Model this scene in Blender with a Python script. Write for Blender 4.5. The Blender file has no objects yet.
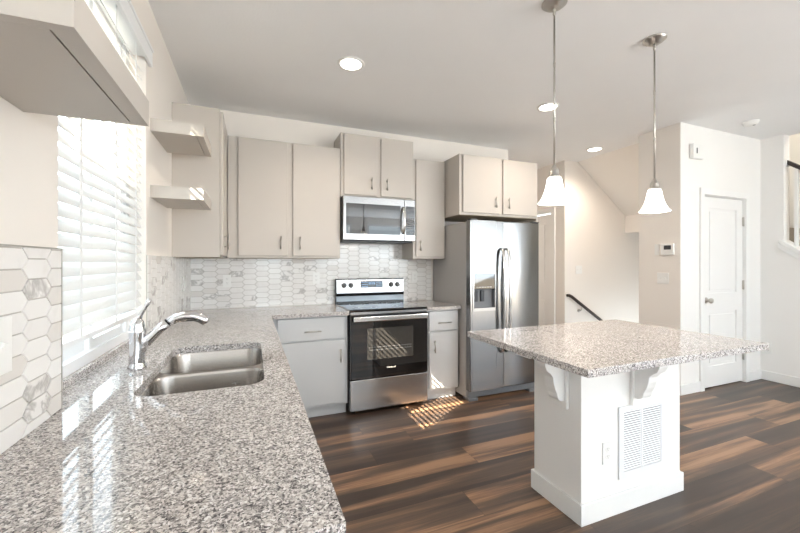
import bpy, bmesh, math, random
from mathutils import Vector, Matrix
random.seed(7)
PI = math.pi
scene = bpy.context.scene
COL = scene.collection

# ------------------------------------------------------------------ camera
cam_d = bpy.data.cameras.new('camera'); cam = bpy.data.objects.new('camera', cam_d); COL.objects.link(cam)
cam.location = (0.5225, -3.7911, 1.338)
cam.rotation_euler = (PI/2, 0, -0.3825)
cam_d.sensor_width = 36.0
cam_d.lens = 367.68/800*36.0
cam_d.shift_y = -3.7/800
cam_d.clip_start = 0.02; cam_d.clip_end = 200
scene.camera = cam
# ------------------------------------------------------------------ exposure
vs = scene.view_settings
vs.view_transform = 'Standard'; vs.look = 'None'; vs.gamma = 1.0; vs.use_curve_mapping = False
vs.exposure = 0.58
# ------------------------------------------------------------------ world, sun, big window lights
w = bpy.data.worlds.new('sky'); scene.world = w; w.use_nodes = True
wn = w.node_tree.nodes; wl = w.node_tree.links
sky = wn.new('ShaderNodeTexSky'); sky.sky_type = 'HOSEK_WILKIE'; sky.turbidity = 3.0; sky.ground_albedo = 0.6
sky.sun_direction = Vector((-1.0, -0.56, 1.0)).normalized()
mixs = wn.new('ShaderNodeMix'); mixs.data_type = 'RGBA'; mixs.inputs[0].default_value = 0.75
mixs.inputs[7].default_value = (0.84, 0.93, 1.0, 1)
bg = wn['Background']; bg.inputs['Strength'].default_value = 5.2
wl.new(sky.outputs[0], mixs.inputs[6]); wl.new(mixs.outputs[2], bg.inputs['Color'])

def lamp(name, kind, loc, energy, color=(1, 1, 1), **kw):
    d = bpy.data.lights.new(name, kind); d.energy = energy; d.color = color
    o = bpy.data.objects.new(name, d); COL.objects.link(o); o.location = loc
    for k, v in kw.items():
        if k == 'rot': o.rotation_euler = v
        elif k == 'aim': o.rotation_euler = Vector(v).to_track_quat('-Z', 'Y').to_euler()
        else: setattr(d, k, v)
    return o
lamp('sun', 'SUN', (-6, -6, 8), 26.0, (1.0, 0.86, 0.68), angle=math.radians(0.12), aim=(1.0, 0.62, -0.95))
# daylight lamps at rear windows and right-wall opening, tilted up to brighten the ceiling
for nm, x, wd in (('daylight_rear_a', 1.0, 0.88), ('daylight_rear_b', 2.825, 0.93), ('daylight_rear_c', 4.725, 1.63)):
    lamp(nm, 'AREA', (x, -7.98, 1.575), 48*wd, (0.80, 0.90, 1.0), shape='RECTANGLE', size=wd, size_y=1.83, aim=(0, 1, 4.0))
lamp('slider_fill', 'AREA', (5.91, -5.9, 1.1), 80, (0.84, 0.93, 1.0), shape='RECTANGLE', size=2.0, size_y=2.0, aim=(-1, 0, 3.0))

# ------------------------------------------------------------------ material helpers
def srgb(r, g, b):
    f = lambda c: (c/255)/12.92 if c/255 <= 0.04045 else ((c/255+0.055)/1.055)**2.4
    return (f(r), f(g), f(b), 1.0)
class NT:
    def __init__(s, name):
        s.m = bpy.data.materials.new(name); s.m.use_nodes = True
        s.t = s.m.node_tree; s.b = s.t.nodes['Principled BSDF']
    def n(s, typ, **kw):
        o = s.t.nodes.new(typ)
        for k, v in kw.items(): setattr(o, k, v)
        return o
    def l(s, a, b): s.t.links.new(a, b)
    def set(s, **kw):
        for k, v in kw.items(): s.b.inputs[k.replace('_', ' ')].default_value = v
        return s
    def math(s, op, a, b=None, c=None):
        o = s.n('ShaderNodeMath', operation=op)
        for i, v in enumerate((a, b, c)):
            if v is None: continue
            if isinstance(v, (int, float)): o.inputs[i].default_value = v
            else: s.l(v, o.inputs[i])
        return o.outputs[0]
    def mix(s, f, a, b, blend='MIX'):
        o = s.n('ShaderNodeMix', data_type='RGBA', blend_type=blend)
        for i, v in ((0, f), (6, a), (7, b)):
            if isinstance(v, (int, float, tuple)): o.inputs[i].default_value = v
            else: s.l(v, o.inputs[i])
        return o.outputs[2]
    def ramp(s, fac, stops, interp='LINEAR'):
        o = s.n('ShaderNodeValToRGB'); o.color_ramp.interpolation = interp
        e = o.color_ramp.elements
        while len(e) < len(stops): e.new(0.5)
        for el, (p, c) in zip(e, stops): el.position = p; el.color = c
        s.l(fac, o.inputs[0]); return o.outputs[0]
    def pos(s): return s.n('ShaderNodeTexCoord').outputs['Object']
    def geo(s): return s.n('ShaderNodeNewGeometry').outputs['Position']
    def mapping(s, vec, scale=(1, 1, 1), loc=(0, 0, 0)):
        o = s.n('ShaderNodeMapping'); o.inputs['Scale'].default_value = scale; o.inputs['Location'].default_value = loc
        s.l(vec, o.inputs[0]); return o.outputs[0]
    def noise(s, vec, scale, detail=2, rough=0.5, dist=0):
        o = s.n('ShaderNodeTexNoise'); o.inputs['Scale'].default_value = scale
        o.inputs['Detail'].default_value = detail; o.inputs['Roughness'].default_value = rough
        o.inputs['Distortion'].default_value = dist
        s.l(vec, o.inputs['Vector']); return o.outputs[0]
    def bump(s, h, strength, dist=0.002):
        o = s.n('ShaderNodeBump'); o.inputs['Strength'].default_value = strength; o.inputs['Distance'].default_value = dist
        s.l(h, o.inputs['Height']); s.l(o.outputs[0], s.b.inputs['Normal'])

def paint(name, col, rough=0.6, bump=0.0, bscale=160, spec=0.5, var=0.03):
    t = NT(name); t.set(Roughness=rough)
    t.b.inputs['Specular IOR Level'].default_value = spec
    p = t.geo(); nz = t.noise(p, 3.0, 2)
    c2 = tuple(c*(1-var) for c in col[:3])+(1,)
    t.l(t.mix(nz, col, c2), t.b.inputs['Base Color'])
    if bump: t.bump(t.noise(p, bscale, 2), bump, 0.0015)
    return t.m
def metal(name, col, rough=0.28, brush=(1, 1, 60), amt=0.08):
    t = NT(name); t.set(Metallic=1.0)
    p = t.mapping(t.geo(), brush); nz = t.noise(p, 12, 3, 0.6)
    t.l(t.math('ADD', t.math('MULTIPLY', nz, amt), rough-amt/2), t.b.inputs['Roughness'])
    c2 = tuple(c*0.96 for c in col[:3])+(1,)
    t.l(t.mix(nz, col, c2), t.b.inputs['Base Color'])
    t.bump(nz, 0.004, 0.0003)
    return t.m
def gloss(name, col, rough=0.1, coat=0.0, emit=None, es=0):
    t = NT(name); t.set(Base_Color=col, Roughness=rough)
    p = t.geo(); nz = t.noise(p, 30, 2)
    t.l(t.math('ADD', t.math('MULTIPLY', nz, 0.04), max(rough-0.02, 0.01)), t.b.inputs['Roughness'])
    if coat: t.b.inputs['Coat Weight'].default_value = coat
    if emit: t.b.inputs['Emission Color'].default_value = emit; t.b.inputs['Emission Strength'].default_value = es
    return t.m

M = {}
M['wall'] = paint('wall_paint', srgb(240, 234, 227), 0.75, 0.35, 130)
M['wall2'] = paint('bright_wall_paint', srgb(243, 241, 238), 0.75, 0.25, 130)
M['ceil'] = paint('ceiling_paint', srgb(248, 248, 248), 0.85, 0.45, 70)
M['trim'] = paint('white_trim_paint', srgb(243, 242, 240), 0.4)
M['cab'] = paint('greige_cabinet_paint', srgb(195, 188, 180), 0.42, 0.04, 200)
M['cabbase'] = paint('cool_lit_cabinet_paint', srgb(206, 206, 206), 0.42, 0.04, 200)  # greige cabinet paint again, with cooler light put into the colour
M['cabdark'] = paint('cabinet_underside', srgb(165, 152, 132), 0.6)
M['shelf'] = paint('shelf_paint', srgb(194, 187, 179), 0.42, 0.03, 200)
M['nickel'] = metal('brushed_nickel', srgb(196, 192, 186), 0.3, (40, 40, 40), 0.08)
M['steel'] = metal('stainless_steel', srgb(162, 162, 162), 0.24, (0.4, 0.4, 14), 0.03)
M['steelr'] = metal('lit_stainless', srgb(208, 208, 208), 0.22, (0.4, 0.4, 14), 0.03)  # lighter copy of the stainless, bright reflections put into the colour
M['steelv'] = metal('vertical_brushed_stainless', srgb(146, 146, 146), 0.2, (9, 9, 0.15), 0.16)
M['sink'] = metal('satin_sink_steel', srgb(168, 163, 158), 0.26, (1, 40, 1), 0.08)
M['darksteel'] = metal('dark_stainless', srgb(118, 122, 126), 0.3, (0.6, 0.6, 20), 0.05)
M['chrome'] = metal('polished_chrome', srgb(222, 222, 224), 0.07, (5, 5, 5), 0.03)
M['steelside'] = paint('grey_appliance_side', srgb(168, 166, 164), 0.4)
M['black'] = gloss('black_enamel', srgb(22, 22, 24), 0.25)
M['blackglass'] = gloss('black_glass', srgb(14, 14, 16), 0.04, 0.6)
M['ovenwin'] = gloss('oven_window_glass', srgb(62, 60, 58), 0.05, 0.5)
M['darkgrey'] = paint('dark_grey_plastic', srgb(62, 64, 68), 0.45)
M['knobgrey'] = paint('satin_knob_grey', srgb(92, 93, 96), 0.35)
M['midgrey'] = paint('grey_plastic', srgb(120, 121, 124), 0.45)
M['mwscreen'] = gloss('microwave_window_screen', srgb(40, 41, 43), 0.03, 0.8)
M['display'] = gloss('display_glass', srgb(26, 32, 44), 0.08, 0.4)
M['digit'] = gloss('display_digits', srgb(110, 150, 190), 0.3, 0, srgb(120, 190, 255), 0.25)
M['plastic'] = paint('white_plastic', srgb(240, 239, 236), 0.35)
M['slot'] = paint('outlet_slot_grey', srgb(150, 148, 145), 0.5)
M['vent'] = paint('white_metal_grille', srgb(240, 241, 243), 0.4)
M['ventdark'] = paint('grille_cavity', srgb(70, 72, 76), 0.8)
M['rail'] = paint('dark_wood_rail', srgb(52, 42, 38), 0.35)
M['carpet'] = paint('beige_carpet', srgb(150, 140, 128), 0.95, 0.8, 300)
M['vinyl'] = paint('white_vinyl', srgb(244, 245, 246), 0.35)
M['grout'] = paint('pale_grout', srgb(188, 182, 175), 0.85)
M['siding'] = paint('pale_siding', srgb(225, 226, 226), 0.8)
M['roof'] = paint('grey_shingle', srgb(105, 100, 98), 0.9, 0.5, 30)
M['extglass'] = gloss('neighbour_window_glass', srgb(120, 165, 190), 0.06)
M['soil'] = paint('gravel_ground', srgb(170, 160, 145), 0.95, 0.5, 40)
def slat_mat():
    t = NT('white_blind_slat'); t.set(Base_Color=srgb(240, 240, 240), Roughness=0.4)
    tr = t.n('ShaderNodeBsdfTranslucent'); tr.inputs[0].default_value = srgb(250, 250, 248)
    mx = t.n('ShaderNodeMixShader'); mx.inputs[0].default_value = 0.30
    p = t.geo(); nz = t.noise(t.mapping(p, (1, 4, 60)), 6, 2); t.bump(nz, 0.03, 0.0005)
    out = t.t.nodes['Material Output']
    t.l(t.b.outputs[0], mx.inputs[1]); t.l(tr.outputs[0], mx.inputs[2]); t.l(mx.outputs[0], out.inputs[0])
    return t.m
M['slat'] = slat_mat()
def glass_mat():
    t = NT('clear_window_glass')
    tr = t.n('ShaderNodeBsdfTransparent'); tr.inputs[0].default_value = (0.97, 0.985, 0.98, 1)
    gl = t.n('ShaderNodeBsdfGlossy'); gl.inputs['Roughness'].default_value = 0.02
    fr = t.n('ShaderNodeValue'); fr.outputs[0].default_value = 0.05
    mx = t.n('ShaderNodeMixShader'); out = t.t.nodes['Material Output']
    t.l(fr.outputs[0], mx.inputs[0]); t.l(tr.outputs[0], mx.inputs[1]); t.l(gl.outputs[0], mx.inputs[2]); t.l(mx.outputs[0], out.inputs[0])
    return t.m
M['glass'] = glass_mat()
def lampglass(name, col, s):
    t = NT(name); t.set(Base_Color=(0.95, 0.94, 0.92, 1), Roughness=0.3)
    nz = t.noise(t.geo(), 20, 1); t.l(t.math('MULTIPLY_ADD', nz, 0.1*s, s), t.b.inputs['Emission Strength'])
    t.b.inputs['Emission Color'].default_value = col
    return t.m
M['shade'] = lampglass('lit_opal_glass', (1.0, 0.95, 0.88, 1), 2.2)
M['lens'] = lampglass('lit_downlight_lens', (1.0, 0.93, 0.82, 1), 6.0)

def granite(name, dark=0.0):
    t = NT(name); p = t.pos()
    t.set(Roughness=0.055); t.b.inputs['Specular IOR Level'].default_value = 0.6
    wob = t.n('ShaderNodeTexNoise'); wob.inputs['Scale'].default_value = 90; t.l(p, wob.inputs['Vector'])
    vm = t.n('ShaderNodeVectorMath', operation='MULTIPLY_ADD'); t.l(wob.outputs[1], vm.inputs[0]); vm.inputs[1].default_value = (0.012, 0.012, 0.012); t.l(p, vm.inputs[2])
    v = t.n('ShaderNodeTexVoronoi'); v.inputs['Scale'].default_value = 250; t.l(vm.outputs[0], v.inputs['Vector'])
    sep = t.n('ShaderNodeSeparateColor'); t.l(v.outputs['Color'], sep.inputs[0])
    big = t.noise(p, 70, 2)
    f = t.math('ADD', sep.outputs[0], t.math('MULTIPLY', t.math('SUBTRACT', big, 0.5), 0.45))
    c = t.ramp(f, [(0.0, srgb(92, 88, 88)), (0.10, srgb(134, 129, 128)), (0.28, srgb(168, 162, 159)),
                   (0.46, srgb(194, 187, 183)), (0.66, srgb(216, 210, 206)), (0.88, srgb(236, 233, 231))], 'CONSTANT')
    v2 = t.n('ShaderNodeTexVoronoi'); v2.inputs['Scale'].default_value = 330; t.l(p, v2.inputs['Vector'])
    sep2 = t.n('ShaderNodeSeparateColor'); t.l(v2.outputs['Color'], sep2.inputs[0])
    speck = t.math('GREATER_THAN', sep2.outputs[1], 0.90)
    c = t.mix(t.math('MULTIPLY', speck, 0.55), c, srgb(60, 55, 55))
    t.l(c, t.b.inputs['Base Color'])
    return t.m
M['granite'] = granite('speckled_granite')

def marble():
    t = NT('marble_picket_tile'); t.set(Roughness=0.14); t.b.inputs['Specular IOR Level'].default_value = 0.5
    a = t.n('ShaderNodeAttribute'); a.attribute_name = 'tile_rand'
    sx = t.n('ShaderNodeSeparateXYZ'); t.l(a.outputs['Vector'], sx.inputs[0])
    off = t.n('ShaderNodeVectorMath', operation='MULTIPLY_ADD'); t.l(a.outputs['Vector'], off.inputs[0])
    off.inputs[1].default_value = (9, 9, 9); t.l(t.geo(), off.inputs[2])
    n1 = t.noise(off.outputs[0], 9, 4, 0.6, 0.6)
    vein = t.math('SUBTRACT', 1.0, t.math('MULTIPLY', t.math('ABSOLUTE', t.math('SUBTRACT', n1, 0.5)), 14.0))
    vein = t.math('MAXIMUM', vein, 0.0)
    gate = t.math('GREATER_THAN', sx.outputs[1], 0.88)
    veinf = t.math('MULTIPLY', t.math('MULTIPLY', vein, gate), 0.5)
    tint = t.ramp(sx.outputs[0], [(0.0, srgb(240, 238, 235)), (0.92, srgb(236, 233, 230)), (0.96, srgb(229, 225, 220)), (1.0, srgb(220, 214, 208))])
    n2 = t.noise(off.outputs[0], 16, 3, 0.5)
    cloud = t.math('MULTIPLY', t.math('MAXIMUM', t.math('SUBTRACT', n2, 0.55), 0.0), 1.0)
    c = t.mix(cloud, tint, srgb(200, 193, 186))
    c = t.mix(veinf, c, srgb(112, 104, 98))
    t.l(c, t.b.inputs['Base Color'])
    return t.m
M['tile'] = marble()

def wood_floor():
    t = NT('walnut_plank_floor'); p = t.geo(); W = 0.223; L = 1.45
    s = t.n('ShaderNodeSeparateXYZ'); t.l(p, s.inputs[0])
    yy = t.math('DIVIDE', t.math('ADD', s.outputs[1], 1.26+W*60), W)
    row = t.math('FLOOR', yy); fy = t.math('FRACT', yy)
    wn1 = t.n('ShaderNodeTexWhiteNoise', noise_dimensions='1D'); t.l(row, wn1.inputs['W'])
    xx = t.math('ADD', t.math('DIVIDE', t.math('ADD', s.outputs[0], 20), L), wn1.outputs[0])
    ci = t.math('FLOOR', xx); fx = t.math('FRACT', xx)
    cv = t.n('ShaderNodeCombineXYZ'); t.l(ci, cv.inputs[0]); t.l(row, cv.inputs[1])
    wn2 = t.n('ShaderNodeTexWhiteNoise', noise_dimensions='2D'); t.l(cv.outputs[0], wn2.inputs['Vector'])
    so = t.n('ShaderNodeVectorMath', operation='MULTIPLY_ADD'); t.l(wn2.outputs['Color'], so.inputs[0]); so.inputs[1].default_value = (30, 30, 30); t.l(p, so.inputs[2])
    big = t.noise(t.mapping(so.outputs[0], (0.30, 5.0, 1)), 1.5, 3, 0.5, 0.7)
    fine = t.noise(t.mapping(so.outputs[0], (2.2, 60, 1)), 2.0, 4, 0.6, 0.5)
    f = t.math('ADD', t.math('MULTIPLY', wn2.outputs['Value'], 0.30), t.math('MULTIPLY', big, 1.25))
    f = t.math('ADD', f, t.math('MULTIPLY', t.math('SUBTRACT', fine, 0.5), 0.30))
    c = t.ramp(f, [(0.42, srgb(54, 46, 42)), (0.68, srgb(74, 61, 54)), (0.82, srgb(98, 79, 66)), (0.92, srgb(138, 106, 82)), (1.03, srgb(166, 131, 102))])
    gap = t.math('MAXIMUM', t.math('LESS_THAN', fy, 0.012), t.math('LESS_THAN', fx, 0.0018))
    c = t.mix(t.math('MULTIPLY', gap, 0.6), c, srgb(40, 30, 26))
    t.l(c, t.b.inputs['Base Color'])
    t.l(t.math('MULTIPLY_ADD', fine, 0.12, 0.30), t.b.inputs['Roughness'])
    t.bump(t.math('SUBTRACT', t.math('MULTIPLY', fine, 0.3), gap), 0.15, 0.001)
    return t.m
M['floor'] = wood_floor()

# ------------------------------------------------------------------ mesh helpers
class MB:
    def __init__(s): s.bm = bmesh.new()
    def box(s, a, b, bev=0.0, seg=2):
        x0, x1 = sorted((a[0], b[0])); y0, y1 = sorted((a[1], b[1])); z0, z1 = sorted((a[2], b[2]))
        t = bmesh.new()
        vs_ = [t.verts.new(v) for v in ((x0,y0,z0),(x1,y0,z0),(x1,y1,z0),(x0,y1,z0),(x0,y0,z1),(x1,y0,z1),(x1,y1,z1),(x0,y1,z1))]
        for f in ((0,3,2,1),(4,5,6,7),(0,1,5,4),(1,2,6,5),(2,3,7,6),(3,0,4,7)): t.faces.new([vs_[i] for i in f])
        if bev: bmesh.ops.bevel(t, geom=list(t.edges), offset=bev, segments=seg, affect='EDGES', profile=0.5)
        s._merge(t); return s
    def _merge(s, t, mat=None):
        if mat is not None: bmesh.ops.transform(t, matrix=mat, verts=t.verts)
        me = bpy.data.meshes.new('tmp'); t.to_mesh(me); t.free(); s.bm.from_mesh(me); bpy.data.meshes.remove(me)
    def prism(s, poly, axis, lo, hi, bev=0.0):
        """poly: 2D points; axis 'x': (y,z), 'y': (x,z), 'z': (x,y); extruded from lo to hi"""
        t = bmesh.new()
        P3 = {'x': lambda p, d: (d, p[0], p[1]), 'y': lambda p, d: (p[0], d, p[1]), 'z': lambda p, d: (p[0], p[1], d)}[axis]
        A = [t.verts.new(P3(p, lo)) for p in poly]; B = [t.verts.new(P3(p, hi)) for p in poly]
        n = len(poly)
        t.faces.new(A); t.faces.new(list(reversed(B)))
        for i in range(n): t.faces.new((A[i], B[i], B[(i+1) % n], A[(i+1) % n]))
        bmesh.ops.recalc_face_normals(t, faces=t.faces)
        if bev: bmesh.ops.bevel(t, geom=list(t.edges), offset=bev, segments=2, affect='EDGES', profile=0.5)
        s._merge(t); return s
    def lathe(s, prof, c=(0, 0, 0), axis='z', seg=32):
        """prof: list of (r, h)"""
        t = bmesh.new(); rings = []
        for r, h in prof:
            if r < 1e-6: rings.append([t.verts.new((0, 0, h))])
            else: rings.append([t.verts.new((r*math.cos(2*PI*i/seg), r*math.sin(2*PI*i/seg), h)) for i in range(seg)])
        for a, b in zip(rings, rings[1:]):
            for i in range(seg):
                j = (i+1) % seg
                if len(a) == 1 and len(b) == 1: break
                if len(a) == 1: t.faces.new((a[0], b[j], b[i]))
                elif len(b) == 1: t.faces.new((a[i], a[j], b[0]))
                else: t.faces.new((a[i], a[j], b[j], b[i]))
        bmesh.ops.recalc_face_normals(t, faces=t.faces)
        R = {'z': Matrix.Identity(4), 'x': Matrix.Rotation(PI/2, 4, 'Y'), 'y': Matrix.Rotation(PI/2, 4, 'X')}[axis]
        for f in t.faces: f.smooth = True
        s._merge(t, Matrix.Translation(c) @ R); return s
    def tube(s, pts, rad, seg=12, flat=1.0, up=None):
        """swept tube through pts; rad a number or list; flat scales the cross-section along `up`"""
        pts = [Vector(p) for p in pts]; n = len(pts)
        rad = [rad]*n if isinstance(rad, (int, float)) else rad
        t = bmesh.new(); rings = []; prev = None
        for i in range(n):
            d = (pts[min(i+1, n-1)]-pts[max(i-1, 0)]).normalized()
            if up is not None: u = Vector(up)
            elif prev is not None: u = prev
            else: u = Vector((0, 0, 1)) if abs(d.z) < 0.9 else Vector((1, 0, 0))
            u = (u-d*u.dot(d)).normalized(); prev = u; v = d.cross(u)
            rings.append([t.verts.new(pts[i]+u*rad[i]*flat*math.cos(2*PI*k/seg)+v*rad[i]*math.sin(2*PI*k/seg)) for k in range(seg)])
        for a, b in zip(rings, rings[1:]):
            for k in range(seg):
                j = (k+1) % seg; f = t.faces.new((a[k], a[j], b[j], b[k])); f.smooth = True
        t.faces.new(rings[0]); t.faces.new(rings[-1])
        bmesh.ops.recalc_face_normals(t, faces=t.faces)
        s._merge(t); return s
    def obj(s, name, mat, parent=None, smooth_angle=None):
        if parent is not None: bmesh.ops.translate(s.bm, vec=-world_loc(parent), verts=s.bm.verts)
        me = bpy.data.meshes.new(name); s.bm.to_mesh(me); s.bm.free()
        o = bpy.data.objects.new(name, me); COL.objects.link(o)
        me.materials.append(mat)
        if parent is not None: o.parent = parent
        return o
def world_loc(o):
    v = Vector(o.location)
    while o.parent: o = o.parent; v += Vector(o.location)
    return v
def tag(o, label, cat, group=None):
    o['label'] = label; o['category'] = cat
    if group: o['group'] = group
    return o
def thing(name, loc, label, cat, group=None):
    o = bpy.data.objects.new(name, None); COL.objects.link(o); o.location = loc; o.empty_display_size = 0.05
    return tag(o, label, cat, group)
def struct(name, mb, mat):
    o = mb.obj(name, mat); o['kind'] = 'structure'; return o
def struct_root(name, loc):
    o = bpy.data.objects.new(name, None); COL.objects.link(o); o.location = loc; o['kind'] = 'structure'; return o
def dup(root, loc, label, rotz=None):
    r = root.copy(); COL.objects.link(r); r.location = loc; r['label'] = label
    if rotz is not None: r.rotation_euler = (0, 0, rotz)
    for ch in list(root.children):
        c = ch.copy(); COL.objects.link(c); c.parent = r
        for g in list(ch.children):
            d = g.copy(); COL.objects.link(d); d.parent = c
    return r
def rrect(x0, y0, x1, y1, r, seg=6):
    out = []
    for cx, cy, a in ((x1-r, y1-r, 0), (x0+r, y1-r, PI/2), (x0+r, y0+r, PI), (x1-r, y0+r, 3*PI/2)):
        for i in range(seg+1):
            an = a+PI/2*i/seg; out.append((cx+r*math.cos(an), cy+r*math.sin(an)))
    return out
def slab_with_hole(outer, hole, z0, z1):
    """flat slab with one hole, outlines in xy"""
    mb = MB(); t = bmesh.new()
    eds = []
    for loop in (outer, hole):
        vv = [t.verts.new((p[0], p[1], z1)) for p in loop]
        for i in range(len(vv)): eds.append(t.edges.new((vv[i], vv[(i+1) % len(vv)])))
    bmesh.ops.triangle_fill(t, use_beauty=True, use_dissolve=False, edges=eds)
    r = bmesh.ops.extrude_face_region(t, geom=list(t.faces))
    vs_ = [g for g in r['geom'] if isinstance(g, bmesh.types.BMVert)]
    bmesh.ops.translate(t, vec=(0, 0, z0-z1), verts=vs_)
    bmesh.ops.recalc_face_normals(t, faces=t.faces)
    mb._merge(t); return mb
def wall_with_holes(axis, lo, hi, u0, u1, z0, z1, holes):
    """wall slab: axis 'x' -> thickness lo..hi in x, u is y; axis 'y' -> thickness in y, u is x. holes: (ua,ub,za,zb)"""
    mb = MB()
    def bx(a, b, c, d):
        if b-a < 1e-6 or d-c < 1e-6: return
        if axis == 'x': mb.box((lo, a, c), (hi, b, d))
        else: mb.box((a, lo, c), (b, hi, d))
    cur = u0
    for ua, ub, za, zb in sorted(holes):
        bx(cur, ua, z0, z1); bx(ua, ub, z0, za); bx(ua, ub, zb, z1); cur = ub
    bx(cur, u1, z0, z1)
    return mb

H = 2.76; CT = 0.914
WY0, WY1, WZ1 = -2.43, -1.48, 2.50          # left window opening
# ================================================================== STRUCTURE
fl = MB()
fl.box((-0.14, -8.1, -0.06), (4.66, 2.6, 0.0)); fl.box((4.66, -8.1, -0.06), (7.2, -0.97, 0.0))
struct('floor', fl, M['floor'])
cl = MB()
cl.box((-0.14, -8.1, H), (6.10, 2.6, H+0.1))
struct('ceiling', cl, M['ceil'])
struct('wall_left', wall_with_holes('x', -0.14, 0.0, -8.1, 0.14, 0, H, [(WY0, WY1, 0.88, WZ1)]), M['wall'])
struct('wall_back', MB().box((0.0, 0.0, 0.0), (3.52, 0.14, H)), M['wall'])
struct('wall_rear', wall_with_holes('y', -8.1, -8.0, 0.0, 5.98, 0, H, [(0.5, 1.5, 0.6, 2.55), (2.3, 3.35, 0.6, 2.55), (3.85, 5.6, 0.6, 2.55)]), M['wall'])
# right wall: solid beside the pantry, cut along the rising stair, closed again further on
cap = lambda y: 1.586+0.82*(y+1.60)
rw = MB()
rw.prism([(-1.38, 0), (-1.38, H), (-1.60, H), (-1.60, cap(-1.60)-0.05), (-3.45, cap(-3.45)-0.05), (-3.45, 0)], 'x', 5.98, 6.10)
rw.box((5.98, -3.45, 0), (6.10, -3.6, H)); 
rw.box((5.98, -4.8, 0), (6.10, -3.6, H)); rw.box((5.98, -7.0, 2.15), (6.10, -4.8, H)); rw.box((5.98, -8.0, 0), (6.10, -7.0, H))
struct('wall_right', rw, M['wall2'])
# pantry closet box
pw = MB()
pw.box((4.54, -1.40, 0), (4.66, -0.97, H))
struct('wall_pantry_side', pw, M['wall'])
pf = wall_with_holes('y', -1.40, -1.30, 4.66, 5.98, 0, H, [(4.905, 5.665, 0, 2.055)])
pf.box((4.66, -1.07, 0), (5.98, -0.97, H))
pf.box((4.5405, -1.402, 0), (4.66, -1.3999, H))
struct('wall_pantry_front', pf, M['wall2'])
# hall and stair walls
struct('wall_hall', wall_with_holes('x', 4.54, 4.66, 0.083, 2.6, 0, H, [(0.32, 1.08, 0, 2.06)]), M['wall'])
struct('wall_hall_end', MB().box((3.4, 2.48, 0), (4.54, 2.6, H)), M['wall'])
struct('wall_hall_left', MB().box((3.40, 0.14, 0), (3.52, 2.48, H)), M['wall'])
struct('wall_stair', MB().box((4.66, 0.083, -2.0), (7.0, 0.2, H)), M['wall'])
struct('wall_stair_end', MB().box((6.9, -0.97, -2.0), (7.0, 0.083, H)), M['wall'])
sf = MB(); sf.prism([(4.78, H), (5.735, 2.043), (5.735, 1.79), (6.9, 1.79), (6.9, H)], 'y', -0.97, 0.083)
struct('ceiling_stair_soffit', sf, M['wall'])
struct('floor_stair_landing', MB().box((4.66, -0.97, -2.1), (6.9, 0.083, -2.0)), M['floor'])
# upper stairwell behind the right wall
struct('wall_stairwell', MB().box((7.08, -4.6, 0), (7.2, -0.3, 4.6)), M['wall2'])
struct('wall_stairwell_end', MB().box((6.10, -0.9, 0), (7.08, -0.8, 4.6)), M['wall2'])
struct('wall_stairwell_near', MB().box((6.10, -4.6, 0), (7.08, -4.5, 4.6)), M['wall2'])
struct('wall_stairwell_upper', MB().box((5.98, -4.6, H+0.1), (6.10, -0.8, 4.6)), M['wall2'])
struct('ceiling_stairwell', MB().box((5.98, -4.6, 4.6), (7.2, -0.8, 4.7)), M['ceil'])
gd = MB(); gd.box((-30, -30, -0.6), (-0.14, 30, -0.3)); gd.box((-0.14, -30, -0.6), (30, -8.1, -0.3)); struct('ground', gd, M['soil'])

# baseboards
def base(name, a, b):
    mb = MB(); mb.box(a, b, 0.004); struct(name, mb, M['trim'])
base('baseboard_pantry', (4.525, -1.416, 0), (4.845, -1.402, 0.105))
base('baseboard_pantry_side', (4.525, -1.402, 0), (4.54, -0.97, 0.105))
base('baseboard_pantry_right', (5.735, -1.416, 0), (5.98, -1.40, 0.105))
base('baseboard_right', (5.965, -1.416, 0), (5.98, -4.8, 0.105))
base('baseboard_hall', (4.525, 0.09, 0), (4.54, 0.25, 0.105))
# sloping stair cap and skirt on the right wall
tc = MB()
dy = -1.89
tc.prism([(-1.58, cap(-1.58)-0.05), (-1.58, cap(-1.58)), (-3.45, cap(-3.45)), (-3.45, cap(-3.45)-0.05)], 'x', 5.95, 6.13, 0.004)
tc.prism([(-1.56, cap(-1.56)-0.115), (-1.56, cap(-1.56)-0.052), (-3.45, cap(-3.45)-0.052), (-3.45, cap(-3.45)-0.115)], 'x', 5.962, 5.98, 0.003)
struct('trim_1', tc, M['trim'])

# ---- doors
def panel_door_leaf(w, h, t=0.035):
    """two-panel door leaf in local x (0..w), z (0..h), front face at y=0 facing -y"""
    mb = MB(); st = 0.115; mid0, mid1 = 0.80, 1.0
    mb.box((0, 0, 0), (st, t, h)); mb.box((w-st, 0, 0), (w, t, h))
    for z0, z1 in ((0, 0.22), (mid0, mid1), (h-0.12, h)): mb.box((st, 0, z0), (w-st, t, z1))
    for z0, z1 in ((0.22, mid0), (mid1, h-0.12)):
        mb.box((st, 0.010, z0), (w-st, t-0.008, z1))
        mb.box((st+0.03, 0.003, z0+0.03), (w-st-0.03, 0.012, z1-0.03), 0.006)
    return mb
def xf(mb, mat): bmesh.ops.transform(mb.bm, matrix=mat, verts=mb.bm.verts); return mb
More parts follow.
